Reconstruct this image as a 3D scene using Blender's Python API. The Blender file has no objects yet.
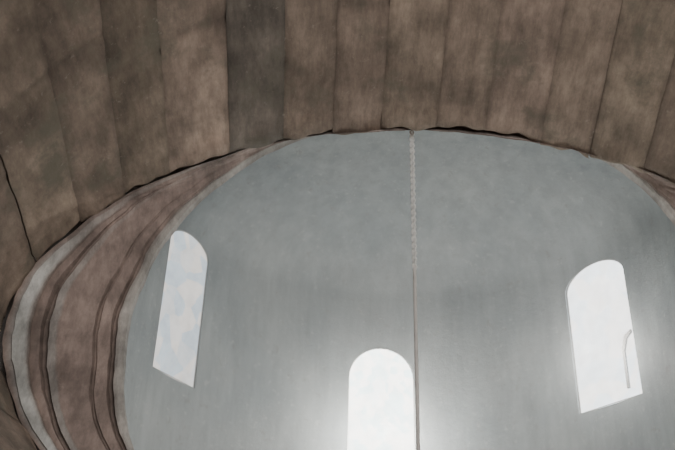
import bpy, bmesh, math, random, bisect
from mathutils import Matrix, Vector, noise
random.seed(7)
EYE=1.6
sc=bpy.context.scene
D=bpy.data

# ---------- helpers ----------
def newmesh(name,verts,faces,cols=None,smooth=False,parent=None,mat=None):
    me=D.meshes.new(name); me.from_pydata([tuple(v) for v in verts],[],faces); me.update()
    if cols is not None:
        at=me.color_attributes.new("Col",'FLOAT_COLOR','POINT')
        for i,c in enumerate(cols): at.data[i].color=(c[0],c[1],c[2],1)
    for p in me.polygons: p.use_smooth=smooth
    ob=D.objects.new(name,me); sc.collection.objects.link(ob)
    if parent: ob.parent=parent
    if mat: me.materials.append(mat)
    return ob
def mat_base(name):
    m=D.materials.new(name); m.use_nodes=True
    nt=m.node_tree; b=nt.nodes["Principled BSDF"]; b.inputs["Roughness"].default_value=.9
    return m,nt,b
def N(nt,t,**k):
    n=nt.nodes.new(t)
    for a,v in k.items(): setattr(n,a,v)
    return n
def ramp(nt,src,stops):
    r=N(nt,'ShaderNodeValToRGB'); e=r.color_ramp.elements
    while len(e)<len(stops): e.new(.5)
    for i,(p,c) in enumerate(stops):
        e[i].position=p; e[i].color=(c[0],c[1],c[2],1)
    nt.links.new(src,r.inputs[0]); return r.outputs[0]
def mix(nt,a,b,fac,mode='MIX'):
    m=N(nt,'ShaderNodeMix',data_type='RGBA',blend_type=mode)
    for s,v in ((6,a),(7,b),(0,fac)):
        if hasattr(v,'is_linked') or hasattr(v,'links'): nt.links.new(v,m.inputs[s])
        else: m.inputs[s].default_value = v if s==0 else (v[0],v[1],v[2],1)
    return m.outputs[2]
def nz(nt,scale,detail=6,rough=.6,stretch=(1,1,1)):
    tc=N(nt,'ShaderNodeTexCoord'); mp=N(nt,'ShaderNodeMapping'); mp.inputs['Scale'].default_value=stretch
    nt.links.new(tc.outputs['Object'],mp.inputs[0])
    n=N(nt,'ShaderNodeTexNoise'); n.inputs['Scale'].default_value=scale; n.inputs['Detail'].default_value=detail; n.inputs['Roughness'].default_value=rough
    nt.links.new(mp.outputs[0],n.inputs['Vector']); return n.outputs[0]

def stone_mat(name,bump=.35,moss=True):
    m,nt,b=mat_base(name)
    at=N(nt,'ShaderNodeVertexColor',layer_name="Col")
    g=ramp(nt,nz(nt,1.8,8,.65),[(.32,(.62,.62,.62)),(.68,(1.22,1.2,1.19))])
    c=mix(nt,at.outputs[0],g,1.0,'MULTIPLY')
    g2=ramp(nt,nz(nt,7,9,.75,(1.3,.3,.5)),[(.38,(.72,.72,.72)),(.62,(1.18,1.18,1.18))])
    c=mix(nt,c,g2,.9,'MULTIPLY')
    if moss:
        f=ramp(nt,nz(nt,1.1,7,.7),[(.53,(0,0,0)),(.66,(.75,.75,.75))])
        c=mix(nt,c,(.145,.14,.11),f)
    f=ramp(nt,nz(nt,10,7,.75),[(.60,(0,0,0)),(.70,(.4,.4,.4))])
    c=mix(nt,c,(.46,.41,.36),f)
    nt.links.new(c,b.inputs['Base Color'])
    bp=N(nt,'ShaderNodeBump'); bp.inputs['Strength'].default_value=bump; bp.inputs['Distance'].default_value=.03
    nt.links.new(nz(nt,12,10,.7),bp.inputs['Height']); nt.links.new(bp.outputs[0],b.inputs['Normal'])
    return m
M_stone=stone_mat("brown_stone",.6)
M_mould=stone_mat("weathered_plaster_moulding",.4,False)

def plaster():
    m,nt,b=mat_base("grey_plaster")
    c=ramp(nt,nz(nt,.8,8,.6),[(.3,(.27,.31,.335)),(.7,(.36,.395,.41))])
    g=ramp(nt,nz(nt,3,8,.65,(1.6,1.6,.3)),[(.35,(.82,.82,.82)),(.65,(1.12,1.12,1.1))])
    c=mix(nt,c,g,.8,'MULTIPLY')
    f=ramp(nt,nz(nt,11,7,.8),[(.57,(0,0,0)),(.64,(.5,.5,.5))])
    c=mix(nt,c,(.50,.53,.52),f)
    f=ramp(nt,nz(nt,6,9,.8),[(.57,(0,0,0)),(.66,(.5,.5,.5))])
    c=mix(nt,c,(.21,.20,.19),f)
    nt.links.new(c,b.inputs['Base Color'])
    bp=N(nt,'ShaderNodeBump'); bp.inputs['Strength'].default_value=.4; bp.inputs['Distance'].default_value=.03
    nt.links.new(nz(nt,7,10,.75),bp.inputs['Height']); nt.links.new(bp.outputs[0],b.inputs['Normal'])
    b.inputs['Roughness'].default_value=.6
    return m
M_pl=plaster()

def simple(name,col,rough=.8,metal=0,scale=6):
    m,nt,b=mat_base(name)
    g=ramp(nt,nz(nt,scale),[(.3,[x*.8 for x in col]),(.7,[min(.95,x*1.15) for x in col])])
    nt.links.new(g,b.inputs['Base Color']); b.inputs['Roughness'].default_value=rough; b.inputs['Metallic'].default_value=metal
    return m

# ---------- apse geometry ----------
CX,CY,R=.85,9.15,3.4
SPR=EYE+6.2; DH=1.5
def apse():
    th=[math.radians(-90+180*i/80) for i in range(81)]
    prof=[(R,z) for z in [SPR*k/22 for k in range(23)]]
    for k in range(1,25):
        a=math.pi/2*k/25; prof.append((R*math.cos(a),SPR+DH*math.sin(a)))
    def layer(off):
        L=[]
        for (r,z) in prof:
            if z<=SPR: rr,zz=r+off,z
            else:
                s=(z-SPR)/DH; rr=r+off*math.sqrt(max(0,1-s*s)); zz=z+off*s
            L.append([(CX+rr*math.sin(t),CY+rr*math.cos(t),zz) for t in th])
        return L,(CX,CY,SPR+DH+off)
    V=[];F=[]
    n=len(th); m=len(prof)
    for off in (0,.3):
        L,pole=layer(off)
        for row in L: V+=row
        V.append(pole)
    S=n*m+1
    for k in range(m-1):
        for i in range(n-1):
            a=k*n+i; F.append((a,a+1,a+n+1,a+n)); b=a+S; F.append((b,b+n,b+n+1,b+1))
    for i in range(n-1):
        a=(m-1)*n+i; F.append((a,a+1,n*m)); F.append((a+S,n*m+S,a+S+1))
        F.append((i,i+S,i+1+S,i+1))
    for k in range(m-1):
        a=k*n; F.append((a,a+n,a+n+S,a+S)); a=k*n+n-1; F.append((a,a+S,a+n+S,a+n))
    a=(m-1)*n; F.append((a,n*m,n*m+S,a+S)); a+=n-1; F.append((a,a+S,n*m+S,n*m))
    ob=newmesh("apse_half_dome",V,F,mat=M_pl)
    bm=bmesh.new(); bm.from_mesh(ob.data); bmesh.ops.recalc_face_normals(bm,faces=bm.faces); bm.to_mesh(ob.data); bm.free()
    return ob
shell=apse()

WIN=[(-2.3,.97,EYE+3.55,EYE+5.40,1.0),(-58.5,.84,EYE+4.20,EYE+6.33,.62),(54.5,1.02,EYE+4.10,EYE+6.18,.62)]
def arch_pts(w,zb,zt,rise,n=18,inset=0):
    h=w/2-inset; zb+=inset; zt-=inset; rr=h*rise; zs=zt-rr
    p=[(-h,zb),(h,zb)]
    for i in range(n+1):
        a=math.pi*i/n; p.append((h*math.cos(a),zs+rr*math.sin(a)))
    return p
def place(th,u,z,r):
    o=Vector((math.sin(th),math.cos(th),0)); t=Vector((math.cos(th),-math.sin(th),0))
    return Vector((CX,CY,0))+o*r+t*u+Vector((0,0,z))
def prism(name,pts,th,r0,r1,mat=None,parent=None):
    n=len(pts)
    V=[place(th,u,z,r0) for u,z in pts]+[place(th,u,z,r1) for u,z in pts]
    F=[tuple(range(n)),tuple(range(2*n-1,n-1,-1))]+[(i,i+n,(i+1)%n+n,(i+1)%n) for i in range(n)]
    ob=newmesh(name,V,F,mat=mat,parent=parent)
    bm=bmesh.new(); bm.from_mesh(ob.data); bmesh.ops.recalc_face_normals(bm,faces=bm.faces); bm.to_mesh(ob.data); bm.free()
    return ob
for (td,w,zb,zt,rs) in WIN:
    c=prism("cut",arch_pts(w,zb,zt,rs),math.radians(td),2.6,4.4)
    md=shell.modifiers.new("b",'BOOLEAN'); md.object=c; md.operation='DIFFERENCE'; md.solver='EXACT'
    bpy.context.view_layer.objects.active=shell
    bpy.ops.object.modifier_apply(modifier="b")
    D.objects.remove(c,do_unlink=True)
shell.select_set(True); bpy.context.view_layer.objects.active=shell
try: bpy.ops.object.shade_smooth_by_angle(angle=math.radians(30))
except Exception as e: print(e)
shell.select_set(False)

def pane_mat(name,ca,cb,strength,scale):
    m=D.materials.new(name); m.use_nodes=True; nt=m.node_tree
    nt.nodes.clear()
    o=N(nt,'ShaderNodeOutputMaterial'); e=N(nt,'ShaderNodeEmission'); e.inputs[1].default_value=strength
    tc=N(nt,'ShaderNodeTexCoord'); v=N(nt,'ShaderNodeTexVoronoi'); v.inputs['Scale'].default_value=scale
    nt.links.new(tc.outputs['Object'],v.inputs['Vector'])
    sx=N(nt,'ShaderNodeSeparateColor'); nt.links.new(v.outputs['Color'],sx.inputs[0])
    c=ramp(nt,sx.outputs[0],[(.2,ca),(.7,cb)])
    g=ramp(nt,nz(nt,5,6,.7),[(.35,(.9,.9,.9)),(.6,(1.07,1.07,1.07))])
    c=mix(nt,c,g,1.0,'MULTIPLY')
    nt.links.new(c,e.inputs[0]); nt.links.new(e.outputs[0],o.inputs[0]); return m
PM=[pane_mat("daylit_glass_sun",(.74,.88,.86),(1,.97,.90),6.5,9),
    pane_mat("daylit_glass_soft",(.70,.79,.85),(.97,.92,.86),1.25,4.2),
    pane_mat("daylit_glass_bright",(.88,.95,.98),(1,.98,.94),3.4,4)]
M_frame=simple("window_frame_stone",(.55,.56,.56))
for k,(td,w,zb,zt,rs) in enumerate(WIN):
    th=math.radians(td); e=D.objects.new(f"window_{k+1}",None); sc.collection.objects.link(e)
    prism("pane",arch_pts(w,zb,zt,rs,inset=.008),th,R+.0,R+.02,PM[k],e)
    A=arch_pts(w,zb,zt,rs); B=arch_pts(w,zb,zt,rs,inset=.014); n=len(A)
    V=[place(th,u,z,R-.01) for u,z in A]+[place(th,u,z,R-.01) for u,z in B]+[place(th,u,z,R+.05) for u,z in B]
    F=[]
    for i in range(n):
        j=(i+1)%n; F+= [(i,j,j+n,i+n),(i+n,j+n,j+2*n,i+2*n)]
    newmesh("frame",V,F,mat=M_frame,parent=e)
    if k==2:
        q=[(w/2-.20,zb+.12),(w/2-.165,zb+.12),(w/2-.155,zb+.62),(w/2-.10,zb+.78),(w/2-.02,zb+.84),(w/2-.02,zb+.88),(w/2-.13,zb+.83),(w/2-.19,zb+.68)]
        prism("iron_bracket",q,th,R-.06,R-.03,M_frame,e)

# ---------- haze volume added for a halo around the windows ----------
hv=[];hf=[];HN=48
for z in (.3,SPR+.9):
    for i in range(HN+1):
        a=math.radians(-88+176*i/HN); hv.append((CX+(R-.12)*math.sin(a),CY+(R-.12)*math.cos(a),z))
M1=HN+1
hf=[tuple(range(M1)),tuple(range(2*M1-1,M1-1,-1))]+[(i,i+M1,(i+1)%M1+M1,(i+1)%M1) for i in range(M1)]
hz=D.materials.new("glow_haze"); hz.use_nodes=True; nt=hz.node_tree; nt.nodes.clear()
o=N(nt,'ShaderNodeOutputMaterial'); v=N(nt,'ShaderNodeVolumeScatter'); v.inputs['Color'].default_value=(1,1,1,1); v.inputs['Density'].default_value=.055; v.inputs['Anisotropy'].default_value=.2
nt.links.new(v.outputs[0],o.inputs['Volume'])
hob=newmesh("glow_haze",hv,hf,mat=hz)
bm=bmesh.new(); bm.from_mesh(hob.data); bmesh.ops.recalc_face_normals(bm,faces=bm.faces); bm.to_mesh(hob.data); bm.free()

# ---------- mouldings between apse mouth and brown arch ----------
n=200
def sgn(v,e): return math.copysign(abs(v)**e,v)
def ell(cx,cz,a,b,y,ur=2.0,ul=2.0):
    L=[]
    for i in range(n):
        t=2*math.pi*i/n; c,s=math.cos(t),math.sin(t)
        p=2.0
        if s>0: p=ur if c>0 else ul
        L.append(Vector((cx+a*sgn(c,2/p),y,cz+b*sgn(s,2/p))))
    return L
UL=1.86
RING=(1.0,EYE+3.92,3.27,3.15); ARCH=(.98,EYE+3.9,4.42,2.64)
pale=(.46,.45,.43); dark=(.18,.15,.135); pink=(.34,.275,.25); brown=(.27,.215,.19); white=(.55,.57,.56); grey=(.38,.36,.345)
prof=[(-.5,9.17,grey),(0,9.16,grey),(0,9.06,pale),(.05,9.03,pale),(.085,9.03,grey),(.095,9.10,dark),(.13,9.10,brown),(.14,8.99,pink),(.24,8.96,pink),(.25,9.0,brown),(.27,9.0,brown),(.28,8.93,pink),
      (.50,8.86,pink),(.56,8.83,pink),(.58,8.80,grey),(.64,8.79,grey),(.66,8.86,dark),(.70,8.86,brown),(.71,8.76,pink),(.79,8.74,brown),(.80,8.68,grey),(.83,8.66,white),(.92,8.64,white),(.93,8.68,grey),(1.0,8.64,brown)]
V=[];F=[];C=[]
for (s,y,col) in prof:
    ss=max(0,s)
    e=[RING[k]*(1-s)+ARCH[k]*s for k in range(4)]
    if s<0: e=[RING[0],RING[1]+.4,5.0,5.5]
    for i,v in enumerate(ell(*e,y,ur=2.7*(1-ss)+2*ss if s>=0 else 2,ul=2*(1-ss)+UL*ss)):
        v0=Vector((v.x,9,v.z))
        q=noise.noise(v0*1.7)*.03+noise.noise(v*6)*.012
        d=Vector((v.x-e[0],0,v.z-e[1])).normalized()
        h=min(1,max(0,(v.z-(EYE+4.4))/1.0))
        if s>.09: v.y=y*(1-h*.8)+(9.02-.40*s)*h*.8
        V.append(v+d*q*(1.6 if s>0.02 else 1)); f=1+.5*noise.noise(v*2.5)
        cc=[col[j]*(1-h*.75)+pink[j]*.95*h*.75 for j in range(3)] if s>.09 else col
        C.append([c*f for c in cc])
for k in range(len(prof)-1):
    for i in range(n):
        j=(i+1)%n; F.append((k*n+i,k*n+j,(k+1)*n+j,(k+1)*n+i))
newmesh("arch_moulding",V,F,C,parent=None,mat=M_mould,smooth=False)

# ---------- brown voussoir arch ----------
NB=36; U=12; W=40; SM=1.4
V=[];F=[];C=[]
OUT=(.98,EYE+3.9,4.25,3.55)
def P(t,s):
    c,sn=math.cos(t),math.sin(t)
    p=UL if (c<0 and sn>0) else 2.0
    ie=Vector((ARCH[0]+ARCH[2]*sgn(c,2/p),8.62,ARCH[1]+ARCH[3]*sgn(sn,2/p)))
    oe=Vector((OUT[0]+OUT[2]*sgn(c,2/p),6.2,OUT[1]+OUT[3]*sgn(sn,2/p)))
    return ie+(oe-ie)*s
ts=[2*math.pi*i/2000 for i in range(2001)]; acc=[0]
for i in range(2000): acc.append(acc[-1]+(P(ts[i+1],.3)-P(ts[i],.3)).length)
def tat(l):
    l%=acc[-1]
    i=max(0,bisect.bisect(acc,l)-1); i=min(i,1999)
    return ts[i]+(ts[1])*(l-acc[i])/(acc[i+1]-acc[i])
bl=[0]
for i in range(NB): bl.append(bl[-1]+random.uniform(.85,1.15))
bl=[b/bl[-1]*acc[-1] for b in bl]
for bk in range(NB):
    l0,l1=bl[bk],bl[bk+1]
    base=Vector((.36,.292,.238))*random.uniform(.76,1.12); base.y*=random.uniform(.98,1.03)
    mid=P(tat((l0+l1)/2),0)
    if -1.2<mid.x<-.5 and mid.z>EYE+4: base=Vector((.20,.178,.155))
    dep=random.uniform(-.012,.012); edge=random.uniform(-.06,.03)
    wj=random.randint(17,25)
    b0=len(V)
    for w in range(W+1):
        for u in range(U+1):
            l=l0+(l1-l0)*u/U
            t=tat(l) if not (bk==NB-1 and u==U) else 2*math.pi-1e-6
            s=w/W*SM
            p=P(t,s)
            nn=Vector((ARCH[0]-p.x,-1.5,ARCH[1]-p.z)).normalized()
            e=min(u,U-u); dz=-.009 if e==0 else (-.002 if e==1 else 0)
            if w==wj: dz-=.016
            off=dep+dz+noise.noise(p*2.2)*.022+noise.noise(p*8)*.012
            q=p+nn*off
            if w<3: q.y+=edge+noise.noise(p*5)*.07; q.z+=noise.noise(p*4)*.05
            V.append(q)
            k=.72 if e==0 else (.95 if e==1 else 1)
            if w==wj: k*=.78
            if w>wj: k*=.92
            k*=1+.45*noise.noise(p*2+Vector((bk,0,0)))
            left_dark=min(1,max(0,(-.6-p.x)/2.5))*min(1,max(0,(s-.2)/.6)); k*=1-.45*left_dark  # stone colour darker to the left and away from the inner edge
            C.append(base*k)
    for w in range(W):
        for u in range(U):
            a=b0+w*(U+1)+u; F.append((a,a+1,a+U+2,a+U+1))
    b1=len(V)
    for u in range(U+1):
        q=V[b0+u].copy(); c=Vector((ARCH[0],q.y,ARCH[1])); d=(q-c).normalized()
        V.append(q+Vector((0,.14,0))+d*.1); C.append(base*.7)
    for u in range(U): F.append((b1+u,b1+u+1,b0+u+1,b0+u))
b2=len(V)
for w in range(5):
    for i in range(n):
        p=P(2*math.pi*i/n,.02+w/4*(SM-.02)); d=Vector((p.x-ARCH[0],1.5,p.z-ARCH[1])).normalized()
        V.append(p+d*.07); C.append((.2,.16,.13))
for w in range(4):
    for i in range(n):
        j=(i+1)%n; F.append((b2+w*n+i,b2+w*n+j,b2+(w+1)*n+j,b2+(w+1)*n+i))
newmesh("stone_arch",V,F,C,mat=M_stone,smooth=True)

# ---------- hall ----------
X0,X1,Y0,Z1=-7.5,9.3,-6.0,10.5
oe=[P(2*math.pi*i/n,SM) for i in range(n)]
V=[];C=[];F=[]
for v in oe: V.append(v); C.append((.33,.26,.21))
for i,v in enumerate(oe):
    d=v-Vector((OUT[0],v.y,OUT[1])); k=1e9
    if abs(d.x)>1e-6: k=min(k,((X1 if d.x>0 else X0)-OUT[0])/d.x)
    if abs(d.z)>1e-6: k=min(k,((Z1 if d.z>0 else 0)-OUT[1])/d.z)
    V.append(Vector((OUT[0],v.y,OUT[1]))+d*k); C.append((.33,.26,.21))
for i in range(n):
    j=(i+1)%n; F.append((i,j,j+n,i+n))
newmesh("wall_front",V,F,C,mat=M_stone)
def quad(name,pts):
    newmesh(name,pts,[(0,1,2,3)],[(.33,.265,.215)]*4,mat=M_stone)
quad("wall_left",[(X0,Y0,0),(X0,13.2,0),(X0,13.2,Z1),(X0,Y0,Z1)])
quad("wall_right",[(X1,Y0,0),(X1,13.2,0),(X1,13.2,Z1),(X1,Y0,Z1)])
quad("wall_back",[(X0,Y0,0),(X1,Y0,0),(X1,Y0,Z1),(X0,Y0,Z1)])
quad("floor",[(X0,Y0,0),(X1,Y0,0),(X1,13.2,0),(X0,13.2,0)])
quad("ceiling",[(X0,Y0,Z1),(X1,Y0,Z1),(X1,13.2,Z1),(X0,13.2,Z1)])

# ---------- hanging chain (links above, thin rod below) ----------
M_chain=simple("galvanised_chain",(.80,.82,.81),.6,0,20)
bm=bmesh.new()
xc,yc=.875,8.85
z=EYE+6.66; k=0
while z>EYE+4.77:
    ang=math.radians(20+90*(k%2)); Lh,Lw,rad=.034,.022,.013
    segs=14; rs=6; grid=[]
    for i in range(segs):
        a=2*math.pi*i/segs; cx,cz=Lw*math.cos(a),Lh*math.sin(a)
        nx,nzv=math.cos(a),math.sin(a); row=[]
        for j in range(rs):
            b=2*math.pi*j/rs
            lx=cx+nx*rad*math.cos(b); lz=cz+nzv*rad*math.cos(b); ly=rad*math.sin(b)
            row.append(bm.verts.new((xc+lx*math.cos(ang)-ly*math.sin(ang),yc+lx*math.sin(ang)+ly*math.cos(ang),z+lz)))
        grid.append(row)
    for i in range(segs):
        for j in range(rs):
            bm.faces.new((grid[i][j],grid[(i+1)%segs][j],grid[(i+1)%segs][(j+1)%rs],grid[i][(j+1)%rs]))
    z-=.044; k+=1
rows=[]
zt=z+.05
for i in range(61):
    zz=zt-(zt-(EYE+1.2))*i/60
    rows.append([bm.verts.new((xc+.02*math.cos(a*math.pi/4),yc+.02*math.sin(a*math.pi/4),zz)) for a in range(8)])
rf=[]
for i in range(60):
    for a in range(8): rf.append(bm.faces.new((rows[i][a],rows[i][(a+1)%8],rows[i+1][(a+1)%8],rows[i+1][a])))
for f in rf: f.material_index=1
me=D.meshes.new("hanging_chain"); bm.to_mesh(me); bm.free(); me.materials.append(M_chain); me.materials.append(simple("pale_rod",(.70,.69,.67),.8))
for p in me.polygons: p.use_smooth=True
ob=D.objects.new("hanging_chain",me); sc.collection.objects.link(ob)

# ---------- lights ----------
def look(o,t):
    o.rotation_euler=(Vector(t)-o.location).to_track_quat('-Z','Y').to_euler()
def area(name,loc,tgt,size,e,col):
    l=D.lights.new(name,'AREA'); l.size=size; l.energy=e; l.color=col
    o=D.objects.new(name,l); o.location=loc; sc.collection.objects.link(o); look(o,tgt); return o
def spot(name,loc,tgt,deg,e,col,blend=1):
    l=D.lights.new(name,'SPOT'); l.energy=e; l.color=col; l.spot_size=math.radians(deg); l.spot_blend=blend; l.shadow_soft_size=.12
    o=D.objects.new(name,l); o.location=loc; sc.collection.objects.link(o); look(o,tgt); return o
def point(name,loc,e,col,r):
    l=D.lights.new(name,'POINT'); l.energy=e; l.color=col; l.shadow_soft_size=r
    o=D.objects.new(name,l); o.location=loc; sc.collection.objects.link(o); return o
area("hall_fill",(3.2,-4.5,4),(1.2,7.5,7),5,880,(1,.96,.92))  # added soft fill behind the camera, lifts the brown stone
spot("wall_glow_spot",(.7,8.9,3.2),(.75,12.5,EYE+3.9),46,480,(1,.96,.88))  # added out-of-view spot, makes the bright pool around the centre window
point("added_glow",place(math.radians(-2.3),.02,EYE+3.95,R-.5),150,(1,.94,.85),.1)  # lamp added in front of the pane to imitate glare on the wall
point("added_glow.001",place(math.radians(54.5),.05,EYE+4.75,R-.42),42,(1,.94,.86),.08)  # second added glare lamp, at the right-hand window
w=D.worlds.new("World"); sc.world=w; w.use_nodes=True
bg=w.node_tree.nodes["Background"]; bg.inputs[0].default_value=(.8,.9,1,1); bg.inputs[1].default_value=1

# ---------- camera ----------
p=math.radians(31)
Fw=Vector((0,math.cos(p),math.sin(p))); U0=Vector((0,-math.sin(p),math.cos(p))); R0=Vector((1,0,0))
Rc=R0*.9995+U0*.0306; Uc=U0*.9995-R0*.0306
m=Matrix(((Rc.x,Uc.x,-Fw.x,0),(Rc.y,Uc.y,-Fw.y,0),(Rc.z,Uc.z,-Fw.z,EYE),(0,0,0,1)))
cd=D.cameras.new("camera"); cd.sensor_width=36; cd.lens=48
cam=D.objects.new("camera",cd); sc.collection.objects.link(cam); cam.matrix_world=m; sc.camera=cam
